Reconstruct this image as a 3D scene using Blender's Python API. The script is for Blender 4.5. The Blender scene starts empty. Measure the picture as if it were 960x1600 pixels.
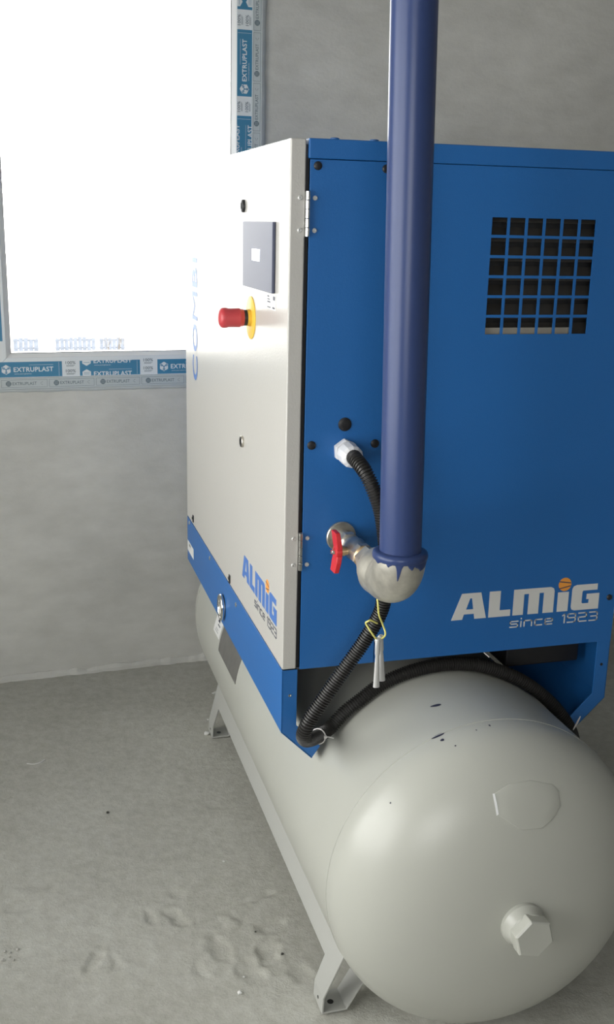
import bpy, bmesh, math, random
from math import sin, cos, pi, sqrt, atan2, hypot
from mathutils import Vector, Matrix, noise
random.seed(7)
sc = bpy.context.scene
COL = sc.collection

# ------------------------------------------------------------------ camera
CAM_POS = Vector((-0.4638, -1.7826, 1.5051)); YAW, PITCH, ROLL, FPX = 0.2767, 0.2681, 0.0224, 1636.3
F = Vector((sin(YAW)*cos(PITCH), cos(YAW)*cos(PITCH), -sin(PITCH)))
R0 = Vector((cos(YAW), -sin(YAW), 0)); U0 = R0.cross(F)
RR = cos(ROLL)*R0 + sin(ROLL)*U0; UU = -sin(ROLL)*R0 + cos(ROLL)*U0
cam = bpy.data.cameras.new('camera'); camo = bpy.data.objects.new('camera', cam); COL.objects.link(camo)
m = Matrix.Identity(4)
for i in range(3): m[i][0] = RR[i]; m[i][1] = UU[i]; m[i][2] = -F[i]; m[i][3] = CAM_POS[i]
camo.matrix_world = m
cam.sensor_fit = 'VERTICAL'; cam.sensor_height = 32.0; cam.lens = FPX/1600*32.0
cam.clip_start = 0.02; cam.clip_end = 400
sc.camera = camo

# ------------------------------------------------------------------ world (bright overcast sky) and view
SKY = 7.9
w = bpy.data.worlds.new('overcast_sky'); sc.world = w; w.use_nodes = True
bg = w.node_tree.nodes['Background']; bg.inputs['Color'].default_value = (0.985, 0.985, 0.96, 1); bg.inputs['Strength'].default_value = SKY
vs = sc.view_settings; vs.view_transform = 'Standard'; vs.look = 'None'; vs.gamma = 1; vs.use_curve_mapping = False; vs.exposure = 0.0

# ------------------------------------------------------------------ room geometry constants
WA, YW = 0.0564, 1.6488                      # window wall: passes (0,YW), turned by WA
WX = Vector((cos(WA), sin(WA), 0)); WN = Vector((sin(WA), -cos(WA), 0)); W0 = Vector((0, YW, 0))
def wallp(u, z, d=0.0): return W0 + WX*u + WN*d + Vector((0, 0, z))
XL, XR, YB, ZC = -2.0, 1.95, -3.4, 2.8
WIN1 = (-0.570, 0.333, 0.985, 2.32)          # u0,u1,z0,z1 of the opening in the window wall
WIN3 = (-1.75, -0.25, 0.90, 2.30)            # x0,x1,z0,z1 of the added opening in the wall behind the camera
WIN2 = (-2.2, 0.95, 0.50, 2.30)              # y0,y1,z0,z1 of the added opening in the left wall

def portal(name, loc, rot, sx, sy):
    l = bpy.data.lights.new(name, 'AREA'); l.shape = 'RECTANGLE'; l.size = sx; l.size_y = sy
    l.cycles.is_portal = True
    o = bpy.data.objects.new(name, l); COL.objects.link(o); o.location = loc; o.rotation_euler = rot
    return o
c = wallp((WIN1[0]+WIN1[1])/2, (WIN1[2]+WIN1[3])/2, -0.31)
portal('sky_portal', c, (pi/2, 0, WA+pi), WIN1[1]-WIN1[0], WIN1[3]-WIN1[2]).rotation_euler = (-pi/2, 0, WA)
portal('sky_portal', (XL-0.29, (WIN2[0]+WIN2[1])/2, (WIN2[2]+WIN2[3])/2), (0, -pi/2, 0), WIN2[3]-WIN2[2], WIN2[1]-WIN2[0])

portal('sky_portal', ((WIN3[0]+WIN3[1])/2, YB-0.21, (WIN3[2]+WIN3[3])/2), (pi/2, 0, 0), WIN3[1]-WIN3[0], WIN3[3]-WIN3[2])

# ------------------------------------------------------------------ materials
MATS = {}
def mat(name, col, rough=0.5, metal=0.0, spec=0.5, coat=0.0, bump=None, vary=None, emit=None):
    """bump=(scale,strength,detail); vary=(scale,amount) gentle value variation of the thing's own colour"""
    if name in MATS: return MATS[name]
    M = bpy.data.materials.new(name); M.use_nodes = True; nt = M.node_tree; b = nt.nodes['Principled BSDF']
    b.inputs['Base Color'].default_value = (*col, 1); b.inputs['Roughness'].default_value = rough
    b.inputs['Metallic'].default_value = metal; b.inputs['Specular IOR Level'].default_value = spec
    b.inputs['Coat Weight'].default_value = coat; b.inputs['Coat Roughness'].default_value = 0.15
    tc = nt.nodes.new('ShaderNodeTexCoord')
    if vary:
        n = nt.nodes.new('ShaderNodeTexNoise'); n.inputs['Scale'].default_value = vary[0]; n.inputs['Detail'].default_value = 5
        nt.links.new(tc.outputs['Object'], n.inputs['Vector'])
        r = nt.nodes.new('ShaderNodeValToRGB'); a = vary[1]
        r.color_ramp.elements[0].position = 0.3; r.color_ramp.elements[1].position = 0.7
        r.color_ramp.elements[0].color = (*[x*(1-a) for x in col], 1); r.color_ramp.elements[1].color = (*[min(1, x*(1+a)) for x in col], 1)
        nt.links.new(n.outputs['Fac'], r.inputs['Fac']); nt.links.new(r.outputs['Color'], b.inputs['Base Color'])
    if bump:
        n = nt.nodes.new('ShaderNodeTexNoise'); n.inputs['Scale'].default_value = bump[0]; n.inputs['Detail'].default_value = bump[2]
        nt.links.new(tc.outputs['Object'], n.inputs['Vector'])
        k = nt.nodes.new('ShaderNodeBump'); k.inputs['Strength'].default_value = bump[1]; k.inputs['Distance'].default_value = 0.002
        nt.links.new(n.outputs['Fac'], k.inputs['Height']); nt.links.new(k.outputs['Normal'], b.inputs['Normal'])
    if emit:
        b.inputs['Emission Color'].default_value = (*emit[0], 1); b.inputs['Emission Strength'].default_value = emit[1]
    MATS[name] = M; return M

BLUE = mat('blue_powder_coat', (0.014, 0.120, 0.37), 0.42, bump=(420, 0.10, 2))
DOOR = mat('light_grey_powder_coat', (0.50, 0.488, 0.458), 0.28, bump=(330, 0.16, 2))
TANK = mat('pale_grey_tank_paint', (0.44, 0.445, 0.402), 0.33, bump=(60, 0.05, 3), vary=(3, 0.03))
STEELP = mat('support_grey_paint', (0.44, 0.445, 0.42), 0.45)
NAVY = mat('navy_gloss_pipe_paint', (0.034, 0.055, 0.150), 0.30, spec=0.32, bump=(9, 0.06, 2))
GALV = mat('galvanised_steel', (0.55, 0.53, 0.47), 0.42, metal=0.75, bump=(70, 0.25, 4), vary=(40, 0.22))
NICKEL = mat('dull_nickel', (0.56, 0.53, 0.47), 0.34, metal=0.85, vary=(60, 0.15))
BRASS = mat('worn_brass', (0.55, 0.40, 0.24), 0.40, metal=0.7, vary=(70, 0.2))
CHROME = mat('chrome', (0.82, 0.82, 0.80), 0.16, metal=1.0)
SCREWM = mat('zinc_screw', (0.62, 0.62, 0.60), 0.38, metal=0.45)
BLACK = mat('black_plastic', (0.012, 0.012, 0.014), 0.45)
HOSE = mat('black_conduit_plastic', (0.020, 0.019, 0.018), 0.42)
DARK = mat('dark_inner_metal', (0.03, 0.03, 0.032), 0.55)
SLAT = mat('dark_louvre_metal', (0.055, 0.052, 0.048), 0.5)
RAIL = mat('grey_louvre_rail', (0.30, 0.28, 0.24), 0.5)
RED = mat('red_lever_plastic', (0.55, 0.022, 0.03), 0.38)
REDB = mat('red_button_plastic', (0.50, 0.05, 0.06), 0.40)
YEL = mat('yellow_plastic', (0.78, 0.50, 0.06), 0.45)
WIREY = mat('yellow_green_wire', (0.66, 0.62, 0.18), 0.40)
NYLON = mat('white_nylon', (0.66, 0.66, 0.68), 0.40)
TIE = mat('clear_white_tie', (0.72, 0.70, 0.68), 0.40)
LOGOW = mat('white_print', (0.62, 0.62, 0.60), 0.45)
LOGOB = mat('blue_print', (0.055, 0.16, 0.46), 0.45)
LOGOD = mat('dark_grey_print', (0.05, 0.055, 0.09), 0.5)
ORANGE = mat('orange_print', (0.80, 0.32, 0.05), 0.45)
PAPER = mat('white_paper_label', (0.74, 0.74, 0.72), 0.5)
PALE = mat('pale_cyan_label', (0.42, 0.62, 0.68), 0.35)
PLATE = mat('grey_aluminium_plate', (0.17, 0.165, 0.155), 0.35, metal=0.3, vary=(25, 0.15))
PANEL = mat('slate_display_panel', (0.085, 0.095, 0.145), 0.42, spec=0.30)
SCREEN = mat('lit_display_screen', (0.9, 0.92, 0.95), 0.3, emit=((0.95, 0.98, 1.0), 1.6))
SPOT = mat('dried_navy_paint_spot', (0.03, 0.03, 0.055), 0.5)
PVC = mat('white_pvc', (0.86, 0.87, 0.87), 0.30)
FILM = mat('protective_film', (0.80, 0.84, 0.86), 0.25, bump=(40, 0.1, 2))
FILMN = mat('grey_protective_film', (0.55, 0.60, 0.61), 0.3, bump=(60, 0.12, 2))
PRINTB = mat('film_blue_print', (0.065, 0.25, 0.42), 0.3)
PRINTW = mat('film_white_print', (0.78, 0.82, 0.84), 0.3)
PRINTG = mat('film_grey_print', (0.13, 0.18, 0.21), 0.35)
FENCEM = mat('weathered_fence_boards', (0.115, 0.13, 0.16), 0.8, vary=(6, 0.25))
BARK = mat('tree_bark', (0.10, 0.085, 0.07), 0.9)
SNOW = mat('pale_dusty_ground', (0.62, 0.62, 0.60), 0.9, vary=(0.3, 0.08))

def plaster(name, col, streak=0.10):
    M = bpy.data.materials.new(name); M.use_nodes = True; nt = M.node_tree; b = nt.nodes['Principled BSDF']; L = nt.links
    b.inputs['Roughness'].default_value = 0.85; b.inputs['Specular IOR Level'].default_value = 0.25
    tc = nt.nodes.new('ShaderNodeTexCoord')
    def nz(scale, det, stretch=(1, 1, 1)):
        mp = nt.nodes.new('ShaderNodeMapping'); mp.inputs['Scale'].default_value = stretch
        n = nt.nodes.new('ShaderNodeTexNoise'); n.inputs['Scale'].default_value = scale; n.inputs['Detail'].default_value = det; n.inputs['Roughness'].default_value = 0.6
        L.new(tc.outputs['Object'], mp.inputs['Vector']); L.new(mp.outputs['Vector'], n.inputs['Vector']); return n
    big = nz(1.7, 4); mid = nz(7, 6, (1, 1, 2.2)); fine = nz(90, 5)
    r = nt.nodes.new('ShaderNodeValToRGB'); r.color_ramp.elements[0].position = 0.32; r.color_ramp.elements[1].position = 0.68
    r.color_ramp.elements[0].color = (*[x*(1-streak) for x in col], 1); r.color_ramp.elements[1].color = (*[x*(1+streak) for x in col], 1)
    L.new(big.outputs['Fac'], r.inputs['Fac'])
    r2 = nt.nodes.new('ShaderNodeValToRGB'); r2.color_ramp.elements[0].position = 0.3; r2.color_ramp.elements[1].position = 0.7
    r2.color_ramp.elements[0].color = (0.90, 0.90, 0.89, 1); r2.color_ramp.elements[1].color = (1.05, 1.05, 1.05, 1)
    L.new(mid.outputs['Fac'], r2.inputs['Fac'])
    mx = nt.nodes.new('ShaderNodeMix'); mx.data_type = 'RGBA'; mx.blend_type = 'MULTIPLY'; mx.inputs[0].default_value = 1
    L.new(r.outputs['Color'], mx.inputs[6]); L.new(r2.outputs['Color'], mx.inputs[7]); L.new(mx.outputs[2], b.inputs['Base Color'])
    k = nt.nodes.new('ShaderNodeBump'); k.inputs['Strength'].default_value = 0.25; k.inputs['Distance'].default_value = 0.003
    k2 = nt.nodes.new('ShaderNodeBump'); k2.inputs['Strength'].default_value = 0.30; k2.inputs['Distance'].default_value = 0.012
    L.new(mid.outputs['Fac'], k2.inputs['Height']); L.new(fine.outputs['Fac'], k.inputs['Height'])
    L.new(k2.outputs['Normal'], k.inputs['Normal']); L.new(k.outputs['Normal'], b.inputs['Normal'])
    return M
WALLM = plaster('grey_plaster', (0.64, 0.635, 0.60), 0.08)
CEILM = plaster('ceiling_plaster', (0.42, 0.42, 0.40), 0.05)
RAWM = plaster('raw_dark_render', (0.26, 0.26, 0.25), 0.08)
EDGE = plaster('white_plaster_edge', (0.62, 0.66, 0.68), 0.05)

def concrete():
    M = bpy.data.materials.new('dusty_concrete'); M.use_nodes = True; nt = M.node_tree; b = nt.nodes['Principled BSDF']; L = nt.links
    b.inputs['Roughness'].default_value = 0.9; b.inputs['Specular IOR Level'].default_value = 0.2
    tc = nt.nodes.new('ShaderNodeTexCoord')
    def nz(s, d, ro=0.6):
        n = nt.nodes.new('ShaderNodeTexNoise'); n.inputs['Scale'].default_value = s; n.inputs['Detail'].default_value = d; n.inputs['Roughness'].default_value = ro
        L.new(tc.outputs['Object'], n.inputs['Vector']); return n
    a = nz(1.6, 5); c2 = nz(35, 6, 0.7); f = nz(220, 4, 0.7)
    r = nt.nodes.new('ShaderNodeValToRGB'); r.color_ramp.elements[0].position = 0.33; r.color_ramp.elements[1].position = 0.67
    r.color_ramp.elements[0].color = (0.44, 0.435, 0.39, 1); r.color_ramp.elements[1].color = (0.54, 0.54, 0.495, 1)
    L.new(a.outputs['Fac'], r.inputs['Fac'])
    r2 = nt.nodes.new('ShaderNodeValToRGB'); r2.color_ramp.elements[0].position = 0.35; r2.color_ramp.elements[1].position = 0.65
    r2.color_ramp.elements[0].color = (0.88, 0.87, 0.85, 1); r2.color_ramp.elements[1].color = (1.06, 1.06, 1.06, 1)
    L.new(c2.outputs['Fac'], r2.inputs['Fac'])
    mx = nt.nodes.new('ShaderNodeMix'); mx.data_type = 'RGBA'; mx.blend_type = 'MULTIPLY'; mx.inputs[0].default_value = 1
    L.new(r.outputs['Color'], mx.inputs[6]); L.new(r2.outputs['Color'], mx.inputs[7]); L.new(mx.outputs[2], b.inputs['Base Color'])
    k = nt.nodes.new('ShaderNodeBump'); k.inputs['Strength'].default_value = 0.5; k.inputs['Distance'].default_value = 0.002; L.new(f.outputs['Fac'], k.inputs['Height'])
    k2 = nt.nodes.new('ShaderNodeBump'); k2.inputs['Strength'].default_value = 0.5; k2.inputs['Distance'].default_value = 0.006; L.new(c2.outputs['Fac'], k2.inputs['Height'])
    L.new(k2.outputs['Normal'], k.inputs['Normal']); L.new(k.outputs['Normal'], b.inputs['Normal'])
    return M
CONC = concrete()

def glass():
    M = bpy.data.materials.new('window_glass'); M.use_nodes = True; nt = M.node_tree; L = nt.links
    nt.nodes.remove(nt.nodes['Principled BSDF']); out = nt.nodes['Material Output']
    t = nt.nodes.new('ShaderNodeBsdfTransparent'); t.inputs[0].default_value = (0.965, 0.965, 0.965, 1)
    g = nt.nodes.new('ShaderNodeBsdfGlossy'); g.inputs['Roughness'].default_value = 0.02
    fr = nt.nodes.new('ShaderNodeFresnel'); fr.inputs['IOR'].default_value = 1.45
    mx = nt.nodes.new('ShaderNodeMixShader'); L.new(fr.outputs[0], mx.inputs[0]); L.new(t.outputs[0], mx.inputs[1]); L.new(g.outputs[0], mx.inputs[2]); L.new(mx.outputs[0], out.inputs[0])
    return M
GLASS = glass()

# ------------------------------------------------------------------ mesh helpers
def frame(o, ex, ey, n): return (Vector(o), Vector(ex), Vector(ey), Vector(n))
def fp(fr, a, b, d=0.0): return fr[0] + fr[1]*a + fr[2]*b + fr[3]*d
def smooth_path(pts, n=10):
    pts = [Vector(p) for p in pts]; out = []
    for i in range(len(pts)-1):
        p0 = pts[max(i-1, 0)]; p1 = pts[i]; p2 = pts[i+1]; p3 = pts[min(i+2, len(pts)-1)]
        for k in range(n):
            t = k/n
            out.append(0.5*((2*p1)+(p2-p0)*t+(2*p0-5*p1+4*p2-p3)*t*t+(3*p1-p0-3*p2+p3)*t**3))
    out.append(pts[-1]); return out
class MB:
    def __init__(s): s.v = []; s.f = []; s.m = []
    def add(s, vs, fs, mi=0):
        o = len(s.v); s.v += [Vector(v) for v in vs]
        for f in fs: s.f.append([o+i for i in f]); s.m.append(mi)
    def box(s, x0, x1, y0, y1, z0, z1, mi=0):
        s.add([(x, y, z) for z in (z0, z1) for y in (y0, y1) for x in (x0, x1)],
              [(0, 2, 3, 1), (4, 5, 7, 6), (0, 1, 5, 4), (2, 6, 7, 3), (0, 4, 6, 2), (1, 3, 7, 5)], mi)
    def prism(s, fr, poly, d0, d1, mi=0):
        n = len(poly); a = [fp(fr, x, y, d0) for x, y in poly]; b = [fp(fr, x, y, d1) for x, y in poly]
        fs = [tuple(range(n-1, -1, -1)), tuple(range(n, 2*n))] + [(i, (i+1) % n, n+(i+1) % n, n+i) for i in range(n)]
        s.add(a+b, fs, mi)
    def loft(s, ringA, ringB, mi=0, caps=True):
        n = len(ringA); fs = [(i, (i+1) % n, n+(i+1) % n, n+i) for i in range(n)]
        if caps: fs += [tuple(range(n-1, -1, -1)), tuple(range(n, 2*n))]
        s.add(list(ringA)+list(ringB), fs, mi)
    def lathe(s, c, axis, prof, seg=32, mi=0, up=None, sy=1.0, phase=0.0):
        """prof: list of (distance along axis, radius)"""
        ax = Vector(axis).normalized(); up = Vector(up) if up else (Vector((0, 0, 1)) if abs(ax.z) < 0.9 else Vector((1, 0, 0)))
        e1 = (up - ax*up.dot(ax)).normalized(); e2 = ax.cross(e1); c = Vector(c)
        vs = []; fs = []; n = len(prof)
        for d, r in prof:
            for k in range(seg):
                a = 2*pi*k/seg+phase; vs.append(c+ax*d+e1*(r*cos(a))+e2*(r*sin(a)*sy))
        for i in range(n-1):
            for k in range(seg):
                k2 = (k+1) % seg; fs.append((i*seg+k, i*seg+k2, (i+1)*seg+k2, (i+1)*seg+k))
        fs.append(tuple(range(seg-1, -1, -1))); fs.append(tuple((n-1)*seg+k for k in range(seg)))
        s.add(vs, fs, mi)
    def tube(s, path, r, seg=10, mi=0, rfun=None, flat=1.0, closed=False):
        path = [Vector(p) for p in path]; n = len(path); vs = []; fs = []
        t0 = (path[1]-path[0]).normalized(); nrm = t0.orthogonal().normalized(); prev = t0
        for i, p in enumerate(path):
            if closed: t = (path[(i+1) % n]-path[i-1]).normalized()
            else: t = (path[min(i+1, n-1)]-path[max(i-1, 0)]).normalized()
            q = prev.rotation_difference(t); nrm = q @ nrm; nrm = (nrm-t*nrm.dot(t)).normalized(); prev = t
            b = t.cross(nrm); rr = rfun(i) if rfun else r
            for k in range(seg):
                a = 2*pi*k/seg; vs.append(p+nrm*(rr*cos(a))+b*(rr*sin(a)*flat))
        for i in range(n if closed else n-1):
            j = (i+1) % n
            for k in range(seg):
                k2 = (k+1) % seg; fs.append((i*seg+k, i*seg+k2, j*seg+k2, j*seg+k))
        if not closed: fs.append(tuple(range(seg-1, -1, -1))); fs.append(tuple((n-1)*seg+k for k in range(seg)))
        s.add(vs, fs, mi)
    def build(s, name, mats, parent=None, smooth=False, bevel=0.0, seg=2, angle=35, fixn=True):
        if not isinstance(mats, (list, tuple)): mats = [mats]
        off = Vector((0, 0, 0)); p = parent
        while p is not None: off += p.location; p = p.parent
        me = bpy.data.meshes.new(name); me.from_pydata([v-off for v in s.v], [], s.f)
        for M in mats: me.materials.append(M)
        me.polygons.foreach_set('material_index', s.m)
        if fixn:
            b = bmesh.new(); b.from_mesh(me); bmesh.ops.recalc_face_normals(b, faces=b.faces); b.to_mesh(me); b.free()
        o = bpy.data.objects.new(name, me); COL.objects.link(o)
        if parent is not None: o.parent = parent
        if smooth:
            me.polygons.foreach_set('use_smooth', [True]*len(me.polygons))
            try: me.set_sharp_from_angle(angle=math.radians(angle))
            except Exception: pass
        if bevel:
            md = o.modifiers.new('bevel', 'BEVEL'); md.width = bevel; md.segments = seg; md.limit_method = 'ANGLE'; md.angle_limit = math.radians(40)
        return o
def tag(o, label=None, cat=None, group=None, kind=None):
    if label: o['label'] = label
    if cat: o['category'] = cat
    if group: o['group'] = group
    if kind: o['kind'] = kind
    return o
def empty(name, loc=(0, 0, 0)):
    o = bpy.data.objects.new(name, None); COL.objects.link(o); o.location = loc; o.empty_display_size = 0.05; return o
def dup(o, name=None):
    c = o.copy(); COL.objects.link(c); return c

# lettering from the built-in font: flat polygons in a frame
_tc = {}
def text_polys(body, bold=0.0, space=1.0):
    k = (body, bold, space)
    if k in _tc: return _tc[k]
    cu = bpy.data.curves.new('t', 'FONT'); cu.body = body; cu.size = 1.0; cu.offset = bold; cu.space_character = space; cu.resolution_u = 3
    o = bpy.data.objects.new('t', cu); COL.objects.link(o); bpy.context.view_layer.update()
    me = bpy.data.meshes.new_from_object(o.evaluated_get(bpy.context.evaluated_depsgraph_get()))
    vs = [(v.co.x, v.co.y) for v in me.vertices]; fs = [tuple(p.vertices) for p in me.polygons]
    bpy.data.objects.remove(o); bpy.data.curves.remove(cu); bpy.data.meshes.remove(me)
    x0 = min(v[0] for v in vs); x1 = max(v[0] for v in vs); y0 = min(v[1] for v in vs); y1 = max(v[1] for v in vs)
    vs = [((x-x0), (y-y0)) for x, y in vs]; _tc[k] = (vs, fs, x1-x0, y1-y0); return _tc[k]
def put_text(mb, fr, body, x, y, width, height, d, mi, bold=0.0, space=1.0, clip=None):
    vs, fs, w_, h_ = text_polys(body, bold, space); sx = width/w_; sy = height/h_
    pv = [[x+a*sx, y+b*sy] for a, b in vs]
    if clip:
        bm = bmesh.new(); V = [bm.verts.new((a, b, 0)) for a, b in pv]
        for f in fs:
            try: bm.faces.new([V[i] for i in f])
            except Exception: pass
        for co, no in (((0, clip[0], 0), (0, -1, 0)), ((0, clip[1], 0), (0, 1, 0))):
            bmesh.ops.bisect_plane(bm, geom=bm.verts[:]+bm.edges[:]+bm.faces[:], plane_co=co, plane_no=no, clear_outer=True)
        bm.verts.index_update(); pv = [(v.co.x, v.co.y) for v in bm.verts]; fs = [[v.index for v in f.verts] for f in bm.faces]; bm.free()
    mb.add([fp(fr, a, b, d) for a, b in pv], fs, mi)

# ================================================================== THE ROOM
def wall_with_hole(name, P, a0, a1, z0, z1, hole, thick, M):
    """P(a,z,d): point on the wall, d towards the room. Four blocks welded into one shell around the opening"""
    h0, h1, g0, g1 = hole; mb = MB()
    A = [a0, h0, h1, a1]; Z = [z0, g0, g1, z1]
    for d, flip in ((0.0, False), (-thick, True)):
        for i in range(3):
            for j in range(3):
                if i == 1 and j == 1: continue
                mb.add([P(A[i], Z[j], d), P(A[i+1], Z[j], d), P(A[i+1], Z[j+1], d), P(A[i], Z[j+1], d)], [(0, 1, 2, 3)])
    for q in ([(h0, g0), (h1, g0)], [(h1, g0), (h1, g1)], [(h1, g1), (h0, g1)], [(h0, g1), (h0, g0)]):
        mb.add([P(*q[0], 0), P(*q[1], 0), P(*q[1], -thick), P(*q[0], -thick)], [(0, 1, 2, 3)])
    for q in ([(a0, z0), (a1, z0)], [(a1, z0), (a1, z1)], [(a1, z1), (a0, z1)], [(a0, z1), (a0, z0)]):
        mb.add([P(*q[0], 0), P(*q[1], 0), P(*q[1], -thick), P(*q[0], -thick)], [(0, 1, 2, 3)])
    o = mb.build(name, M); b = bmesh.new(); b.from_mesh(o.data); bmesh.ops.remove_doubles(b, verts=b.verts, dist=1e-5); bmesh.ops.recalc_face_normals(b, faces=b.faces); b.to_mesh(o.data); b.free()
    return tag(o, kind='structure')
wall_with_hole('wall_back', wallp, -3.2, 2.1, -0.05, ZC+0.02, WIN1, 0.30, WALLM)['label'] = 'rough grey plastered wall around and below the bright window'
wall_with_hole('wall_left', lambda a, z, d: Vector((XL+d, a, z)), YB, 1.75, -0.05, ZC+0.02, WIN2, 0.28, WALLM)['label'] = 'grey plastered side wall with an added wide window opening'
mb = MB(); mb.box(XR, XR+0.2, YB, 2.0, -0.05, ZC+0.02); tag(mb.build('wall_right', RAWM), 'grey plastered wall to the right of the compressor', kind='structure')
wall_with_hole('wall_front', lambda a, z, d: Vector((a, YB+d, z)), XL-0.28, XR+0.2, -0.05, ZC+0.02, WIN3, 0.2, RAWM)['label'] = 'raw grey rendered wall facing the window wall'
mb = MB(); mb.box(XL-0.28, XR+0.2, YB-0.2, 2.1, ZC, ZC+0.2); tag(mb.build('ceiling', CEILM), 'pale plastered ceiling', kind='structure')

# floor: uneven screed with scuffed dents
DENTS = [(-0.174, 0.245, 0.018, 0.055, 0.5, -0.006), (-0.229, 0.259, 0.014, 0.045, 0.3, -0.005), (-0.155, 0.33, 0.022, 0.03, 0.8, -0.004),
         (-0.10, 0.117, 0.03, 0.06, 0.2, -0.005), (-0.001, 0.07, 0.03, 0.05, -0.3, -0.006), (0.03, 0.16, 0.05, 0.03, 0.2, -0.005),
         (0.02, 0.27, 0.06, 0.012, 0.25, -0.006), (-0.36, 0.148, 0.02, 0.05, -0.5, -0.005), (-0.32, 0.13, 0.015, 0.04, 0.3, -0.004),
         (-0.45, 0.44, 0.07, 0.03, 0.3, -0.004), (-0.50, 0.36, 0.05, 0.02, 0.1, -0.004), (0.05, 0.0, 0.03, 0.04, 0, -0.005), (-0.06, 0.20, 0.02, 0.03, 0.6, 0.004),
         (-0.05, 0.03, 0.035, 0.05, 0.4, -0.005), (-0.15, 0.06, 0.02, 0.04, 0.1, -0.004)]
def floor_h(x, y):
    N_ = noise.noise; V_ = Vector
    h = 0.004*N_(V_((x*1.3, y*1.3, 0))) + 0.0010*N_(V_((x*11, y*11, 3)))
    rough = max(0, N_(V_((x*2.6+5, y*2.6, 7)))+0.30)
    if y > 0.2: rough *= max(0.12, 1-(y-0.2)*1.6)
    h += rough*(0.0016*N_(V_((x*30, y*30, 1)))+0.0022*max(0, N_(V_((x*70, y*70, 4)))-0.15))
    for dx, dy, sx, sy, a, d in DENTS:
        w1 = 0.012*N_(V_((x*38, y*38, 2))); w2 = 0.012*N_(V_((x*38, y*38, 12)))
        u = (x-dx+w1)*cos(a)+(y-dy+w2)*sin(a); v = -(x-dx+w1)*sin(a)+(y-dy+w2)*cos(a); q = (u/(sx*.75))**2+(v/(sy*.75))**2
        if q < 6: h += 0.8*d*(math.exp(-q*q)-0.5*math.exp(-((sqrt(q)-1.25)**2)*12)*(0.5+N_(V_((x*50, y*50, 8)))))
    return h-0.004
xs = sorted(set([round(XL-0.2+0.1*i, 4) for i in range(14)] + [round(-0.9+0.02*i, 4) for i in range(11)] + [round(-0.7+0.006*i, 4) for i in range(155)] + [round(0.25+0.1*i, 4) for i in range(19)]))
ys = sorted(set([round(YB-0.1+0.15*i, 4) for i in range(21)] + [round(-0.3+0.0065*i, 4) for i in range(154)] + [round(0.72+0.025*i, 4) for i in range(53)]))
mb = MB(); nx = len(xs)
vs_ = [(x, y, floor_h(x, y)) for y in ys for x in xs]
fs_ = [(j*nx+i, j*nx+i+1, (j+1)*nx+i+1, (j+1)*nx+i) for j in range(len(ys)-1) for i in range(nx-1)]
mb.add(vs_, fs_); tag(mb.build('floor', CONC, smooth=True, angle=80), 'dusty uneven concrete floor', kind='structure')

# crumbling mortar fillet where the wall meets the floor
mb = MB(); N = 260; ring = []
for i in range(N+1):
    u = -1.6+2.9*i/N; a = noise.noise(Vector((u*9, 2, 0))); b2 = noise.noise(Vector((u*31, 5, 0)))
    h = 0.016+0.012*a+0.007*b2; o_ = 0.010+0.009*noise.noise(Vector((u*13, 9, 0)))+0.004*b2
    ring.append([wallp(u, -0.01, -0.01), wallp(u, max(0.004, h), -0.01), wallp(u, max(0.003, h), max(0.001, o_*0.35)), wallp(u, max(0.001, h*0.35), max(0.002, o_)), wallp(u, -0.01, max(0.003, o_*1.3))])
vs_ = [p for r in ring for p in r]; fs_ = [(i*5+k, (i+1)*5+k, (i+1)*5+(k+1) % 5, i*5+(k+1) % 5) for i in range(N) for k in range(5)]
mb.add(vs_, fs_); tag(mb.build('trim_1', WALLM), 'crumbling mortar edge along the foot of the window wall', kind='structure')
# white plaster lip around the window
mb = MB(); u0, u1, z0, z1 = WIN1
def lip(a, b, out, n=60, seed=0):
    rows = []
    for i in range(n+1):
        t = i/n; p = (a[0]+(b[0]-a[0])*t, a[1]+(b[1]-a[1])*t); k = 0.0125+0.004*noise.noise(Vector((t*14, seed, 0)))+0.002*noise.noise(Vector((t*50, seed, 2)))
        rows.append([wallp(p[0], p[1], -0.02), wallp(p[0], p[1], 0.010), wallp(p[0]+out[0]*k*0.6, p[1]+out[1]*k*0.6, 0.008), wallp(p[0]+out[0]*k, p[1]+out[1]*k, -0.002)])
    mb.add([q for r in rows for q in r], [(i*4+k, (i+1)*4+k, (i+1)*4+k+1, i*4+k+1) for i in range(n) for k in range(3)])
lip((u0-0.012, z0), (u1+0.012, z0), (0, -1)); lip((u1, z0-0.01), (u1, z1), (1.5, 0), seed=3); lip((u0, z0-0.01), (u0, z1), (-1.5, 0), seed=6)
tag(mb.build('trim_2', EDGE, smooth=True, angle=60), 'thin white plaster lip around the window frame', kind='structure')

# ---------------- window_1 : PVC window still wrapped in printed protective film
win = tag(empty('window_1', wallp((u0+u1)/2, z0)), 'tall white PVC window with blue printed protective film', kind='structure')
WF = frame(W0, WX, (0, 0, 1), WN)
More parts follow.
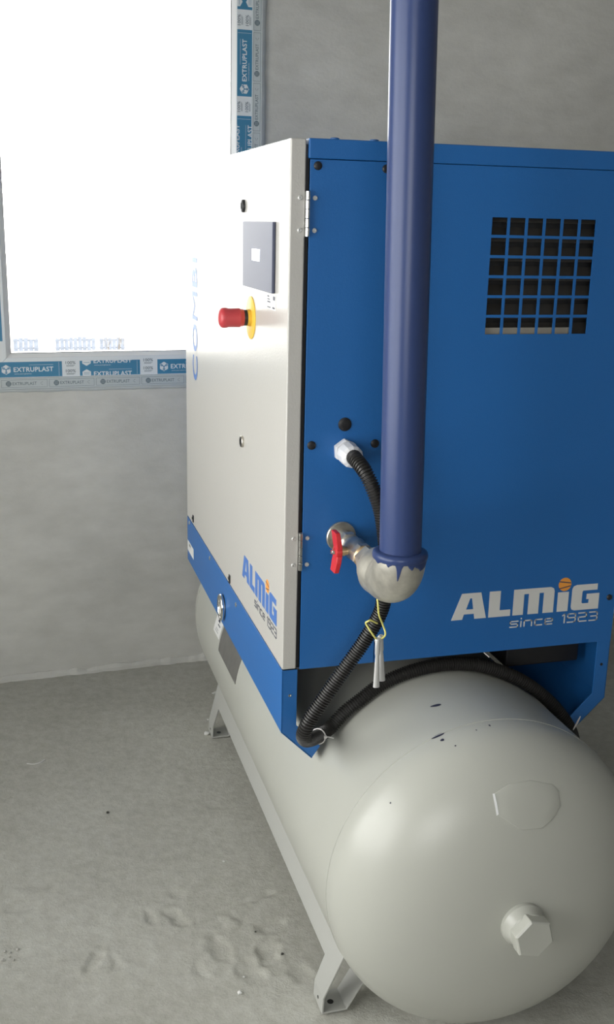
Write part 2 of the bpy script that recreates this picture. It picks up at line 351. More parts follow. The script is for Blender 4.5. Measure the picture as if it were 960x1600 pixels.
# nested rectangles (u0,u1,z0,z1): outer frame edge, frame/sash line, sash/bead line, glass edge
L0 = (u0, u1, z0, z1); L1 = (-0.542, 0.3045, 1.020, 2.29); L2 = (-0.483, 0.2545, 1.0835, 2.232); L3 = (-0.4695, 0.2405, 1.0955, 2.22)
def ring_bars(A, B, dback, dA, dB, name, M, bev=0.0015):
    a0, a1, c0, c1 = A; b0, b1, e0, e1 = B; out = []
    ca = [(a0, c0), (a1, c0), (a1, c1), (a0, c1)]; cb = [(b0, e0), (b1, e0), (b1, e1), (b0, e1)]
    for i in range(4):
        j = (i+1) % 4; mb = MB()
        A4 = [wallp(*ca[i], dback), wallp(*ca[i], dA), wallp(*cb[i], dB), wallp(*cb[i], dback)]
        B4 = [wallp(*ca[j], dback), wallp(*ca[j], dA), wallp(*cb[j], dB), wallp(*cb[j], dback)]
        mb.loft(A4, B4); out.append(mb.build(name, M, win, bevel=bev))
    return out
outer = ring_bars(L0, L1, -0.06, 0.006, 0.006, 'frame_bar', FILMN)
sash = ring_bars(L1, L2, -0.06, 0.002, 0.002, 'sash_bar', FILM)
ring_bars(L2, L3, -0.06, 0.000, -0.012, 'glazing_bead', PVC, 0.001)
mb = MB(); mb.prism(WF, [(L3[0]-.004, L3[2]-.004), (L3[1]+.004, L3[2]-.004), (L3[1]+.004, L3[3]+.004), (L3[0]-.004, L3[3]+.004)], -0.030, -0.026)
mb.build('glass_pane', GLASS, win)
# thin dark gasket lines round the glass
for (a, b) in (((L3[0], L3[2]), (L3[1], L3[2])), ((L3[1], L3[2]), (L3[1], L3[3])), ((L3[1], L3[3]), (L3[0], L3[3])), ((L3[0], L3[3]), (L3[0], L3[2]))):
    mb = MB(); mb.tube([wallp(*a, -0.0135), wallp(*b, -0.0135)], 0.0016, 6); mb.build('gasket', BLACK, win, smooth=True)
# printed film
def hexlogo(mb, fr, x, y, r, d, mi_a, mi_b):
    H = [(x+r*cos(pi/2+k*pi/3), y+r*sin(pi/2+k*pi/3)) for k in range(6)]
    mb.add([fp(fr, a, b, d) for a, b in H], [tuple(range(6))], mi_a)
    for k in range(3):                     # cube lines
        a = pi/2+pi/3*(2*k+1); t = r*0.09; ex, ey = cos(a), sin(a)
        mb.add([fp(fr, x-ey*t, y+ex*t, d+.00012), fp(fr, x+ey*t, y-ex*t, d+.00012), fp(fr, x+ex*r*.86+ey*t, y+ey*r*.86-ex*t, d+.00012), fp(fr, x+ex*r*.86-ey*t, y+ey*r*.86+ex*t, d+.00012)], [(0, 1, 2, 3)], mi_b)
        for q in (0.38, 0.66):             # chevrons
            for sgn in (-1, 1):
                b_ = a+sgn*pi/3; cx, cy = x+ex*r*q, y+ey*r*q; l = r*0.34; gx, gy = cos(b_), sin(b_)
                t2 = r*.05
                mb.add([fp(fr, cx-gy*t2, cy+gx*t2, d+.00012), fp(fr, cx+gy*t2, cy-gx*t2, d+.00012), fp(fr, cx+gx*l+gy*t2, cy+gy*l-gx*t2, d+.00012), fp(fr, cx+gx*l-gy*t2, cy+gy*l+gx*t2, d+.00012)], [(0, 1, 2, 3)], mi_b)
def rect(mb, fr, x0, x1, y0, y1, d, mi): mb.add([fp(fr, x0, y0, d), fp(fr, x1, y0, d), fp(fr, x1, y1, d), fp(fr, x0, y1, d)], [(0, 1, 2, 3)], mi)
LB = 0.0475                                # height of the blue band
def big_label(fr, length, parent, split=False, x_from=0.0, x_to=None):
    mb = MB(); d = 0.0003; rect(mb, fr, 0, length, 0, LB, d, 0)
    rows = [(LB*0.5, None)] if not split else [(LB*0.98, (0.0, LB)), (LB*0.10, (0.0, LB))]
    for cy, clip in rows:
        if not split: hexlogo(mb, fr, 0.0215, cy, 0.0155, d+.0002, 1, 0)
        else:
            r = 0.0155; H = [(0.0215+r*cos(pi/2+k*pi/3), min(LB, max(0, cy+r*sin(pi/2+k*pi/3)))) for k in range(6)]
            mb.add([fp(fr, a, b, d+.0002) for a, b in H], [tuple(range(6))], 1)
            for k in range(-2, 3):
                yy = cy+k*0.005
                if 0.001 < yy < LB-0.001 and abs(k) < 2: rect(mb, fr, 0.012, 0.031, yy-.0006, yy+.0006, d+.0004, 0)
        put_text(mb, fr, 'EXTRUPLAST', 0.044, cy-0.0075, 0.122, 0.0150, d+.0002, 1, 0.02, 1.05, clip)
        put_text(mb, fr, 'www.extruplast.eu', 0.046, cy-0.0165, 0.052, 0.0050, d+.0002, 1, 0.0, 1.0, clip)
        rect(mb, fr, 0.092, 0.166, min(LB-.0012, cy+0.0135), min(LB-.0004, cy+0.0143), d+.0002, 1)
    rect(mb, fr, length-0.010, length-0.0092, 0.002, LB-.002, d+.0002, 1)
    return mb.build('printed_label', [PRINTB, PRINTW], parent, fixn=False)
def percent_print(fr, parent, off=0.0):
    mb = MB(); d = 0.0003
    for cy in (0.008+off, 0.034+off):
        put_text(mb, fr, '100%', 0.004, cy, 0.031, 0.0095, d, 0, 0.01)
        for k in range(2): rect(mb, fr, 0.006, 0.033-0.004*k, cy-0.004-k*0.003, cy-0.0028-k*0.003, d, 0)
    return mb.build('printed_label', PRINTG, parent, fixn=False)
def narrow_label(fr, length, parent, wdt=0.024):
    mb = MB(); d = 0.0003; c_ = wdt/2
    mb.add([fp(fr, 0.022+0.0085*cos(k*pi/8), c_+0.0085*sin(k*pi/8), d) for k in range(16)], [tuple(range(16))], 0)
    for k in (-1, 0, 1): rect(mb, fr, 0.016, 0.028, c_+k*.004-.0005, c_+k*.004+.0005, d+.0002, 1)
    put_text(mb, fr, 'EXTRUPLAST', 0.034, c_-0.0048, 0.074, 0.0098, d, 0, 0.008, 1.05)
    rect(mb, fr, 0.0, length-0.006, 0.0, 0.0008, d, 0); rect(mb, fr, 0.0, length-0.006, wdt-.0008, wdt, d, 0)
    for x in (0.0, length-0.0068): rect(mb, fr, x, x+.0008, 0, wdt, d, 0)
    for s_ in (-1, 1): mb.add([fp(fr, 0.118, c_, d), fp(fr, 0.119, c_+s_*.001, d), fp(fr, 0.126, c_+s_*0.0055, d), fp(fr, 0.126, c_+s_*0.0042, d)], [(0, 1, 2, 3)], 0)
    return mb.build('printed_label', [PRINTG, FILMN], parent, fixn=False)
PER = 0.2525
# bottom rail
for k, (a, sp) in enumerate(((-0.508, False), (-0.2595, True), (-0.0095, False))):
    big_label(frame(wallp(a, 1.0225, 0.002), WX, (0, 0, 1), WN), 0.193, sash[0], sp)
    percent_print(frame(wallp(a+0.2005, 1.024, 0.002), WX, (0, 0, 1), WN), sash[0], 0.002 if k % 2 == 0 else 0.006)
for k in range(6):
    narrow_label(frame(wallp(-0.5035+0.1468*k, 0.9905, 0.006), WX, (0, 0, 1), WN), 0.1468, outer[0])
# right jamb: print runs upwards
for k, (a, sp) in enumerate(((1.385, False), (1.6375, True), (1.8880, False), (2.1380, True))):
    ln = 0.193 if a < 2.1 else 0.10
    if k < 3: big_label(frame(wallp(0.3035, a, 0.002), (0, 0, 1), -WX, WN), ln, sash[1], sp)
    if k < 3: percent_print(frame(wallp(0.3025, a+0.2005, 0.002), (0, 0, 1), -WX, WN), sash[1], 0.002)
big_label(frame(wallp(0.3035, 2.138, 0.002), (0, 0, 1), -WX, WN), 0.145, sash[1], True)
for k in range(7):
    narrow_label(frame(wallp(0.331, 1.20+0.1468*k, 0.006), (0, 0, 1), -WX, WN), 0.1468, outer[1])
# left jamb
for k, (a, sp) in enumerate(((1.135, False), (1.3875, True), (1.640, False), (1.8925, True))):
    big_label(frame(wallp(-0.4925, a, 0.002), (0, 0, 1), -WX, WN), 0.193, sash[3], sp)
for k in range(7): narrow_label(frame(wallp(-0.5445, 1.08+0.1468*k, 0.006), (0, 0, 1), -WX, WN), 0.1468, outer[3])

# ---------------- added_window_2 added in the left wall, out of view, to light the room
w2 = tag(empty('added_window_2', (XL, (WIN2[0]+WIN2[1])/2, WIN2[2])), 'wide white framed window added out of view in the side wall to light the room', kind='structure')
y0_, y1_, g0, g1 = WIN2
for (a0, a1, b0, b1) in ((y0_, y1_, g0, g0+.07), (y0_, y1_, g1-.07, g1), (y0_, y0_+.07, g0+.07, g1-.07), (y1_-.07, y1_, g0+.07, g1-.07), ((y0_+y1_)/2-.035, (y0_+y1_)/2+.035, g0+.07, g1-.07)):
    mb = MB(); mb.box(XL-.11, XL-.04, a0, a1, b0, b1); mb.build('frame_bar', PVC, w2, bevel=.003)
for (a0, a1) in ((y0_+.07, (y0_+y1_)/2-.035), ((y0_+y1_)/2+.035, y1_-.07)):
    mb = MB(); mb.box(XL-.08, XL-.076, a0, a1, g0+.07, g1-.07); mb.build('glass_pane', GLASS, w2)

# ---------------- added_window_3 added behind the camera, out of view, to brighten floor and walls
w3 = tag(empty('added_window_3', ((WIN3[0]+WIN3[1])/2, YB, WIN3[2])), 'white framed window added out of view opposite the printed window to light the room', kind='structure')
a0_, a1_, g0, g1 = WIN3
for (a0, a1, b0, b1) in ((a0_, a1_, g0, g0+.07), (a0_, a1_, g1-.07, g1), (a0_, a0_+.07, g0+.07, g1-.07), (a1_-.07, a1_, g0+.07, g1-.07)):
    mb = MB(); mb.box(a0, a1, YB-.11, YB-.04, b0, b1); mb.build('frame_bar', PVC, w3, bevel=.003)
mb = MB(); mb.box(a0_+.07, a1_-.07, YB-.08, YB-.076, g0+.07, g1-.07); mb.build('glass_pane', GLASS, w3)

# ---------------- what lies outside
mb = MB(); mb.add([(-90, 2.4, -3.6), (120, 2.4, -3.6), (120, 160, -3.6), (-90, 160, -3.6)], [(0, 1, 2, 3)]); tag(mb.build('ground', SNOW), 'bright pale ground outside the window', kind='structure')
def fence(x0, x1, top, label):
    r = tag(empty('board_fence', ((x0+x1)/2, 40, -3.6)), label, 'fence', 'fences across the yard'); n = max(3, int((x1-x0)/0.16)); sw = (x1-x0)/n
    for k in range(n):
        t = top+random.uniform(-.05, .04); mb = MB(); mb.box(x0+k*sw+.012, x0+(k+1)*sw-.012, 39.98, 40.02, -3.45+random.uniform(0, .06), t); mb.build('board', FENCEM, r)
    for z in (-3.35, top-.12):
        mb = MB(); mb.box(x0, x1, 40.02, 40.07, z, z+.06); mb.build('fence_rail', FENCEM, r)
    for x in (x0+.03, x1-.09):
        mb = MB(); mb.box(x, x+.06, 40.02, 40.10, -3.62, top-.02); mb.build('fence_post', FENCEM, r)
fence(-0.42, 0.52, -2.93, 'short weathered board fence far outside at the left of the window')
fence(1.15, 2.68, -2.93, 'longer weathered board fence far outside in the middle of the window')
fence(2.83, 3.80, -2.94, 'weathered board fence far outside at the right of the longer one')
def tree(base, h):
    mb = MB(); rnd = random.Random(11)
    def br(p, d, l, r, dep):
        q = p+d*l; mid = (p+q)/2+Vector((rnd.uniform(-1, 1), rnd.uniform(-1, 1), 0))*l*.06
        mb.tube([p, mid, q], r, 5, rfun=lambda i: r*(1-.22*i))
        if dep == 0: return
        for k in range(3):
            dd = (d+Vector((rnd.uniform(-.8, .8), rnd.uniform(-.8, .8), rnd.uniform(-.15, .55)))).normalized()
            br(p+d*l*(0.6+.2*k), dd, l*rnd.uniform(.55, .75), r*.5, dep-1)
    br(Vector(base), Vector((0.05, 0, 1)), h*.36, h*.012, 4)
    return mb.build('bare_tree', BARK, smooth=True)
tag(tree((2.2, 28, -3.62), 3.1), 'thin bare tree beyond the window, almost lost in the glare', 'tree')

# ================================================================== COMPRESSOR CABINET
ZB, ZT, CW, CL = 0.6841, 1.6441, 0.7055, 1.1169
cab = tag(empty('compressor_cabinet', (CW/2, CL/2, 0.555)), 'blue and light grey screw compressor cabinet mounted on the horizontal tank', 'compressor')
SIDE = lambda x, z, d=0.0: frame((x, -d, z), (1, 0, 0), (0, 0, 1), (0, -1, 0))
DOORF = lambda y, z, d=0.0: frame((-d, y, z), (0, -1, 0), (0, 0, 1), (-1, 0, 0))
# door: folded sheet with returns
mb = MB(); mb.box(0, .0275, 0.0, CL, ZB+.002, ZT-.001)
door = mb.build('door', DOOR, cab, bevel=.0028, seg=3)
# lettering ALMIG
def G(l):
    if l == 'A': return [[(0, 0), (.43, 0), (.49, .2), (.56, .38), (.70, .80), (.70, 1), (.37, 1)], [(.91, 0), (1.37, 0), (1.12, 1), (.70, 1), (.70, .80), (.775, .80), (.845, .38), (.88, .2)], [(.49, .2), (.88, .2), (.845, .38), (.555, .38)]], 1.37
    if l == 'L': return [[(0, 0), (.87, 0), (.87, .25), (.44, .25), (.44, 1), (0, 1)]], .87
    if l == 'M': return [[(0, 0), (.42, 0), (.42, .80), (.61, .80), (.61, 0), (1.04, 0), (1.04, .80), (1.22, .80), (1.22, 0), (1.65, 0), (1.65, .84), (1.61, .94), (1.50, 1), (0, 1)]], 1.65
    if l == 'I': return [[(0, 0), (.45, 0), (.45, .76), (0, .76)]], .45
    if l == 'G': return [[(.16, 0), (1.15, 0), (1.15, .62), (.62, .62), (.62, .41), (.72, .41), (.72, .25), (.47, .25), (.43, .29), (.43, .72), (.47, .76), (1.05, .76), (1.05, 1), (.18, 1), (.05, .95), (0, .84), (0, .14), (.04, .04)]], 1.15
def logo(fr, width, parent, mcol, small_col):
    mb = MB(); u = width/6.0; x = 0
    for l, gap in (('A', .09), ('L', .10), ('M', .15), ('I', .13), ('G', 0)):
        ps, w_ = G(l)
        for p in ps: mb.prism(fr, [((x+a)*u, b*u*1.0) for a, b in p], 0.0, 0.0004)
        if l == 'I': ix = x+w_/2
        x += w_+gap
    mb.build('logo_lettering', mcol, parent)
    mb = MB(); rb = .26*u; cx, cy = (ix+.03)*u, 1.06*u
    mb.prism(fr, [(cx+rb*cos(k*pi/14), cy+rb*sin(k*pi/14)) for k in range(28)], 0, .0004)
    for sgn, sl in ((1, -.16), (-1, .20)):
        y_ = cy+sgn*rb*.32-(0 if sgn > 0 else rb*.12); hw = rb*.93
        mb.prism(fr, [(cx-hw, y_-sl*hw-.02*u), (cx+hw, y_+sl*hw-.02*u), (cx+hw, y_+sl*hw+.02*u), (cx-hw, y_-sl*hw+.02*u)], .0004, .0006, 1)
    mb.build('logo_ball', [ORANGE, LOGOD], parent)
    # "since 1923" in square strokes
    S = {'s': ([[(.6, .62), (0, .62), (0, .33), (.6, .33), (.6, 0), (0, 0)]], .6), 'i': ([[(0, 0), (0, .56)], [(0, .87), (0, .90)]], 0.0),
         'n': ([[(0, 0), (0, .62), (.5, .62), (.6, .52), (.6, 0)]], .6), 'c': ([[(.56, .62), (.1, .62), (0, .52), (0, .1), (.1, 0), (.56, 0)]], .56),
         'e': ([[(.56, 0), (.1, 0), (0, .1), (0, .52), (.1, .62), (.5, .62), (.6, .52), (.6, .31), (0, .31)]], .6), ' ': ([], .30),
         '1': ([[(0, .80), (.16, .94), (.16, 0)]], .16), '9': ([[(0, 0), (.54, 0), (.64, .1), (.64, .84), (.54, .94), (.1, .94), (0, .84), (0, .50), (.64, .50)]], .64),
         '2': ([[(0, .94), (.54, .94), (.64, .84), (.64, .50), (0, .46), (0, 0), (.64, 0)]], .64), '3': ([[(0, .94), (.54, .94), (.64, .84), (.64, 0.1), (.54, 0), (0, 0)], [(.12, .48), (.64, .48)]], .64)}
    tot = sum(S[c_][1]+.26 for c_ in 'since 1923')-.26
    W2 = width*0.598; k = W2/tot; ky = .0192; x = 0; th = .00125; mb = MB(); yb = -0.0250
    for c_ in 'since 1923':
        for pl_ in S[c_][0]:
            for i in range(len(pl_)-1):
                ax, ay, bx, by = (x+pl_[i][0])*k, pl_[i][1]*ky, (x+pl_[i+1][0])*k, pl_[i+1][1]*ky; L_ = hypot(bx-ax, by-ay); ex, ey = (bx-ax)/L_, (by-ay)/L_; ax -= ex*th; ay -= ey*th; bx += ex*th; by += ey*th
                q = [(ax+ey*th, ay-ex*th), (bx+ey*th, by-ex*th), (bx-ey*th, by+ex*th), (ax-ey*th, ay+ex*th)]
                mb.prism(fr, [(width*0.395+a, yb+b) for a, b in q], 0, .0004)
        x += S[c_][1]+.26
    mb.build('small_lettering', small_col, parent)
logo(frame((0, .3615, .7560), (0, -1, 0), (0, 0, 1), (-1, 0, 0)), .3165, door, LOGOB, LOGOD)
# vertical lettering COMBI near the far edge of the door, reading upwards
mb = MB()
for ch, xa, wd, bo in (('C', 0, .066, .022), ('O', .076, .072, .022), ('M', .158, .072, 0.0), ('B', .242, .050, .022), ('I', .304, .012, .022)):
    put_text(mb, frame((0, .925, 1.100), (0, 0, 1), (0, 1, 0), (-1, 0, 0)), ch, xa, 0, wd, .075, .0006, 0, bo)
mb.build('lettering', LOGOB, door, fixn=False)
# pale label on the door
mb = MB(); mb.prism(frame((0, 0, 0), (0, 1, 0), (0, 0, 1), (-1, 0, 0)), [(.657, 1.361), (.851, 1.361), (.851, 1.437), (.657, 1.437)], 0, .0005); tag(mb.build('label', PALE, door), 'pale cyan label')
# small inspection tag under the display
mb = MB(); DF = frame((0, 0, 0), (0, -1, 0), (0, 0, 1), (-1, 0, 0)); mb.prism(DF, [(-.155, 1.352), (-.088, 1.352), (-.088, 1.381), (-.155, 1.381)], 0, .0004, 0)
for (a, b, c_, d_) in ((-.152, -.138, 1.374, 1.3765), (-.152, -.132, 1.369, 1.371), (-.152, -.128, 1.364, 1.3665), (-.108, -.092, 1.370, 1.377), (-.152, -.126, 1.3545, 1.3565), (-.112, -.094, 1.3545, 1.3575)):
    rect(mb, DF, a, b, c_, d_, .0006, 1)
mb.build('paper_tag', [PAPER, LOGOD], door)
# locks
for z in (1.5376, 1.0559):
    mb = MB(); mb.lathe((0, .363, z), (-1, 0, 0), [(0, .0125), (.004, .0125), (.0052, .0115), (.0052, .0095), (.003, .009)], 28); lk = mb.build('lock', NICKEL if z < 1.3 else BLACK, door, smooth=True)
    mb = MB(); mb.lathe((0, .363, z), (-1, 0, 0), [(.0025, .0108), (.0056, .0108), (.0060, .0090)], 20); mb.prism(frame((0, .363, z), (0, -1, 0), (0, 0, 1), (-1, 0, 0)), [(-.0015, -.006), (.0015, -.006), (.0015, .006), (-.0015, .006)], .0058, .0072); mb.build('lock_core', BLACK, lk)
# black latch pins at the foot of the door
for y, z in ((1.010, .7046), (.498, .7003)):
    mb = MB(); mb.lathe((0, y, z+.003), (-1, 0, 0), [(0, .0045), (.003, .0050), (.0045, .003)], 16, up=(0, 0, 1)); mb.prism(frame((0, y, z), (0, -1, 0), (0, 0, 1), (-1, 0, 0)), [(-.006, -.009), (.006, -.009), (.006, .011), (-.006, .011)], 0, .0025); mb.build('latch_pin', BLACK, door, bevel=.001)
# display
mb = MB(); mb.prism(DF, [(-.348, 1.3825), (-.096, 1.3825), (-.096, 1.508), (-.348, 1.508)], 0, .006, 0)
disp = mb.build('display_panel', PANEL, cab, bevel=.0012)
mb = MB(); mb.prism(DF, [(-.259, 1.4355), (-.195, 1.4355), (-.195, 1.4575), (-.259, 1.4575)], .006, .0066); tag(mb.build('screen', SCREEN, disp), 'small white lit screen')
mb = MB(); rect(mb, DF, -.096, -.0935, 1.383, 1.508, .0006, 0); mb.build('panel_gasket', BLACK, disp, fixn=False)
# emergency stop
ec = Vector((0, .292, 1.3225))
mb = MB(); mb.lathe(ec, (-1, 0, 0), [(0, .0425), (.0015, .0425), (.002, .0415)], 48); es = tag(mb.build('emergency_stop_plate', YEL, cab, smooth=True), 'round yellow plate')
mb = MB(); mb.lathe(ec, (-1, 0, 0), [(.002, .0165), (.009, .0165)], 32); mb.build('button_seat', YEL, es, smooth=True)
mb = MB(); mb.lathe(ec, (-1, 0, 0), [(.009, .0158), (.016, .0158)], 32); mb.build('button_collar', BLACK, es, smooth=True)
mb = MB(); mb.lathe(ec, (-1, 0, 0), [(.016, .0165), (.022, .0172), (.024, .0188), (.046, .0184), (.052, .0200), (.058, .0200), (.062, .0180), (.065, .0130), (.0665, .006), (.067, .001)], 40); tag(mb.build('push_button', REDB, es, smooth=True), 'red mushroom push button')

# side sheets facing the camera
T_ = .0018
mb = MB(); mb.box(.0345, .1838, 0, T_, ZB, 1.6108); sp1 = mb.build('side_panel', BLUE, cab, bevel=.0008)
# right side sheet with 6x6 punched grille
V = (.3746, .5825, 1.317, 1.5243); bar = .0052; hw = ((V[1]-V[0])-5*bar)/6; hh = ((V[3]-V[2])-5*bar)/6
X = [.1852]; Z = [ZB]
for i in range(6): X += [V[0]+i*(hw+bar), V[0]+i*(hw+bar)+hw]; Z += [V[2]+i*(hh+bar), V[2]+i*(hh+bar)+hh]
X.append(CW); Z.append(1.6108); mb = MB(); nX, nZ = len(X), len(Z)
hole = lambda i, j: 0 <= i < nX-1 and 0 <= j < nZ-1 and i % 2 == 1 and j % 2 == 1
idx = {}
vsx = [(x, 0, z) for z in Z for x in X]+[(x, T_, z) for z in Z for x in X]; fsx = []; NB = nX*nZ
solid = lambda i, j: 0 <= i < nX-1 and 0 <= j < nZ-1 and not hole(i, j)
for j in range(nZ-1):
    for i in range(nX-1):
        if not solid(i, j): continue
        a, b, c_, d_ = j*nX+i, j*nX+i+1, (j+1)*nX+i+1, (j+1)*nX+i
        fsx += [(a, b, c_, d_), (NB+d_, NB+c_, NB+b, NB+a)]
        for (p, q, ii, jj) in ((a, b, i, j-1), (b, c_, i+1, j), (c_, d_, i, j+1), (d_, a, i-1, j)):
            if not solid(ii, jj): fsx.append((q, p, NB+p, NB+q))
mb.add(vsx, fsx); sp2 = tag(mb.build('side_panel', BLUE, cab), 'blue sheet with a square punched grille')
logo(frame((.3424, 0, .7580), (1, 0, 0), (0, 0, 1), (0, -1, 0)), .3275, sp2, LOGOW, LOGOW)
# louvres behind the grille
lou = empty('louvre', (0.0, 0.0, 0.0)); lou.parent = cab; lou.location = -cab.location+Vector((0, 0, 0))
for k in range(7):
    zc = V[2]+.004+k*.0345; mb = MB()
    mb.prism(frame((V[0]-.02, 0, 0), (0, 1, 0), (0, 0, 1), (1, 0, 0)), [(.012, zc-.010), (.0145, zc-.0115), (.040, zc+.012), (.038, zc+.014)], 0, V[1]-V[0]+.04); mb.build('louvre_slat', SLAT, lou)
mb = MB(); mb.box(V[0]-.02, V[1]-.03, .010, .016, V[2]-.004, V[2]+.011); tag(mb.build('louvre_rail', RAIL, lou), 'lighter grey bottom rail')
mb = MB(); mb.box(V[0]-.03, V[1]+.03, .055, .06, V[2]-.03, V[3]+.03); mb.build('filter_mat', DARK, lou)
# roof cap, far panel, back panel, floor pan, inner jamb
mb = MB(); mb.box(.0318, CW+.001, -.0015, CL, 1.6118, ZT); mb.build('roof_cap', BLUE, cab, bevel=.002)
mb = MB(); mb.box(.0345, CW, CL-.002, CL, ZB, 1.6118); mb.build('end_panel', BLUE, cab)
mb = MB(); mb.box(CW-.002, CW, T_, CL-.002, ZB, 1.6118); mb.build('rear_panel', BLUE, cab)
mb = MB(); mb.box(.03, CW-.002, .002, CL-.002, ZB-.001, ZB+.004); mb.build('floor_pan', DARK, cab)
mb = MB(); mb.box(.0277, .0343, .006, .03, ZB+.004, ZT-.01); mb.build('door_gasket', BLACK, cab)
for x in (.081, .152):
    mb = MB(); mb.lathe((x, .016, ZT), (0, 0, 1), [(0, .008), (.0025, .008), (.0035, .005)], 18); mb.build('roof_bolt', BLUE, cab, smooth=True)
# black caps
for x, z, r in ((.0478, 1.6005, .0072), (.1700, 1.5995, .0072), (.1098, 1.1572, .0125), (.0480, 1.1204, .0080), (.1689, 1.1198, .0080), (.6915, .7805, .0062)):
    mb = MB(); mb.lathe((x, 0, z), (0, -1, 0), [(0, r), (.0015, r), (.0028, r*.8), (.0033, r*.4)], 24); mb.build('plug_cap', BLACK, cab, smooth=True, angle=50)
# hinges
def screw(x, z, parent, y=0.0, r=.0042):
    mb = MB(); mb.lathe((x, y, z), (0, -1, 0), [(0, r), (.0012, r), (.0026, r*.75), (.0026, r*.38), (.0012, r*.34)], 18); return mb.build('screw', SCREWM, parent, smooth=True, angle=30)
for z0h, z1h in ((1.4844, 1.5597), (.8843, .9574)):
    mb = MB(); n = 5; hk = (z1h-z0h)/n
    for k in range(n): mb.lathe((.0310, -.0035, z0h+k*hk), (0, 0, 1), [(.0004, .0034), (.0008, .0039), (hk-.0008, .0039), (hk-.0004, .0034)], 18)
    mb.box(.0275, .0345, -.0014, .0003, z0h, z1h)
    hg = tag(mb.build('hinge', CHROME, cab, smooth=True, angle=40), 'chrome door hinge')
    for x in (.0182, .0443):
        for z in (z0h+.0105, z1h-.0115): screw(x, z, hg)
# base beams: folded sheet running along both sides, with end flanges
def beam(sx, name):
    X_ = (lambda x: x) if sx > 0 else (lambda x: CW-x)
    mb = MB(); t = .0025; prof = [(0, ZB), (0, .5548), (.0630, .4920)]; inn = [(t, ZB), (t, .5548+.001), (.0630+.0018, .4920+.0018)]
    poly = prof+inn[::-1]
    mb.prism(frame((0, 0, 0), (1, 0, 0), (0, 0, 1), (0, 1, 0)), [(X_(a), b) for a, b in poly], 0.0, CL)
    b = mb.build('base_beam', BLUE, cab, bevel=.0006)
    for y in (0.0, CL-t):
        mb = MB(); mb.prism(frame((0, y, 0), (1, 0, 0), (0, 0, 1), (0, 1, 0)), [(X_(a), b_) for a, b_ in ((.0005, ZB), (.0005, .5548), (.0630, .4925), (.0800, .5170), (.0305, .5672), (.0305, ZB))], 0, t); mb.build('end_flange', BLUE, b, bevel=.0006)
    mb = MB(); mb.lathe((X_(.016), 0, .632), (0, -1, 0), [(0, .0032), (.0012, .003), (.0016, .0015)], 14); mb.build('rivet', CHROME if sx > 0 else BLACK, b, smooth=True)
    return b
bl_ = beam(1, 'l'); beam(-1, 'r')
mb = MB(); mb.box(.0305, CW-.03, .35, .36, .64, ZB-.001); mb.build('cross_member', DARK, cab)
mb = MB(); mb.box(.505, .676, .07, 1.0, .612, ZB-.001); mb.build('added_shade_block', BLACK, cab, bevel=.004)  # added black block that keeps light out of the space under the cabinet
for y, z in ((1.0715, .6761), (.750, .6724), (.421, .6648)):
    mb = MB(); mb.lathe((0, y, z), (-1, 0, 0), [(0, .006), (.002, .006), (.0035, .003)], 16); mb.build('screw', CHROME, bl_, smooth=True)
mb = MB(); mb.prism(frame((0, 0, 0), (0, 1, 0), (0, 0, 1), (-1, 0, 0)), [(1.012, .5845), (1.113, .5845), (1.113, .6150), (1.012, .6150)], 0, .0004)
rect(mb, frame((0, 0, 0), (0, -1, 0), (0, 0, 1), (-1, 0, 0)), -1.085, -1.06, .603, .611, .0007, 1); tag(mb.build('paper_tag', [PAPER, PLATE], bl_), 'small white sticker')
# chrome oval eye on the beam
cy_, cz_ = .5755, .6030; mb = MB()
mb.tube([(-.007, cy_+.025*cos(k*pi/24), cz_+.0295*sin(k*pi/24)) for k in range(48)], .0042, 10, closed=True)
eye = tag(mb.build('oval_eye', CHROME, bl_, smooth=True, angle=80), 'chrome oval eye')
mb = MB(); mb.lathe((-.001, cy_, cz_), (-1, 0, 0), [(0, .0255), (.003, .0255), (.0035, .021), (.002, .010), (.001, .002)], 32); mb.build('eye_cup', NICKEL, bl_, smooth=True)

# ================================================================== RECEIVER TANK
TX, TZ, TR, TY0, TY1, TE, SE = .3475, .3305, .3081, -.1969, 1.215, .169, 2.22
tank = tag(empty('receiver_tank', (TX, .5, 0.0)), 'large pale grey horizontal compressed air tank with domed end under the cabinet', 'tank')
mb = MB(); prof = []
NH = 40
for k in range(NH+1):
    a = pi/2*k/NH; prof.append((TY0-TE*cos(a)**(2/SE), max(.0005, TR*sin(a)**(2/SE))))
for k in range(1, 24): prof.append((TY0+(TY1-TY0)*k/24, TR))
for k in range(NH+1):
    a = pi/2*k/NH; prof.append((TY1+TE*max(0, sin(a))**(2/SE), max(.0005, TR*max(0, cos(a))**(2/SE))))
mb.lathe((TX, 0, TZ), (0, 1, 0), prof, 128); shell = mb.build('tank_shell', TANK, tank, smooth=True, angle=80)
for y in (TY0+.001, TY1):
    mb = MB(); N = 180; mb.tube([(TX+(TR+.0002)*cos(2*pi*k/N), y, TZ+(TR+.0002)*sin(2*pi*k/N)) for k in range(N)], .0008, 8, closed=True, rfun=lambda i: .0008+.0002*sin(i*2.1)); mb.build('weld_seam', TANK, tank, smooth=True, angle=80)
def head_y(x, z, off=0.0):
    q = 1-(hypot(x-TX, z-TZ)/TR)**SE; return TY0-TE*max(q, 0)**(1/SE)-off
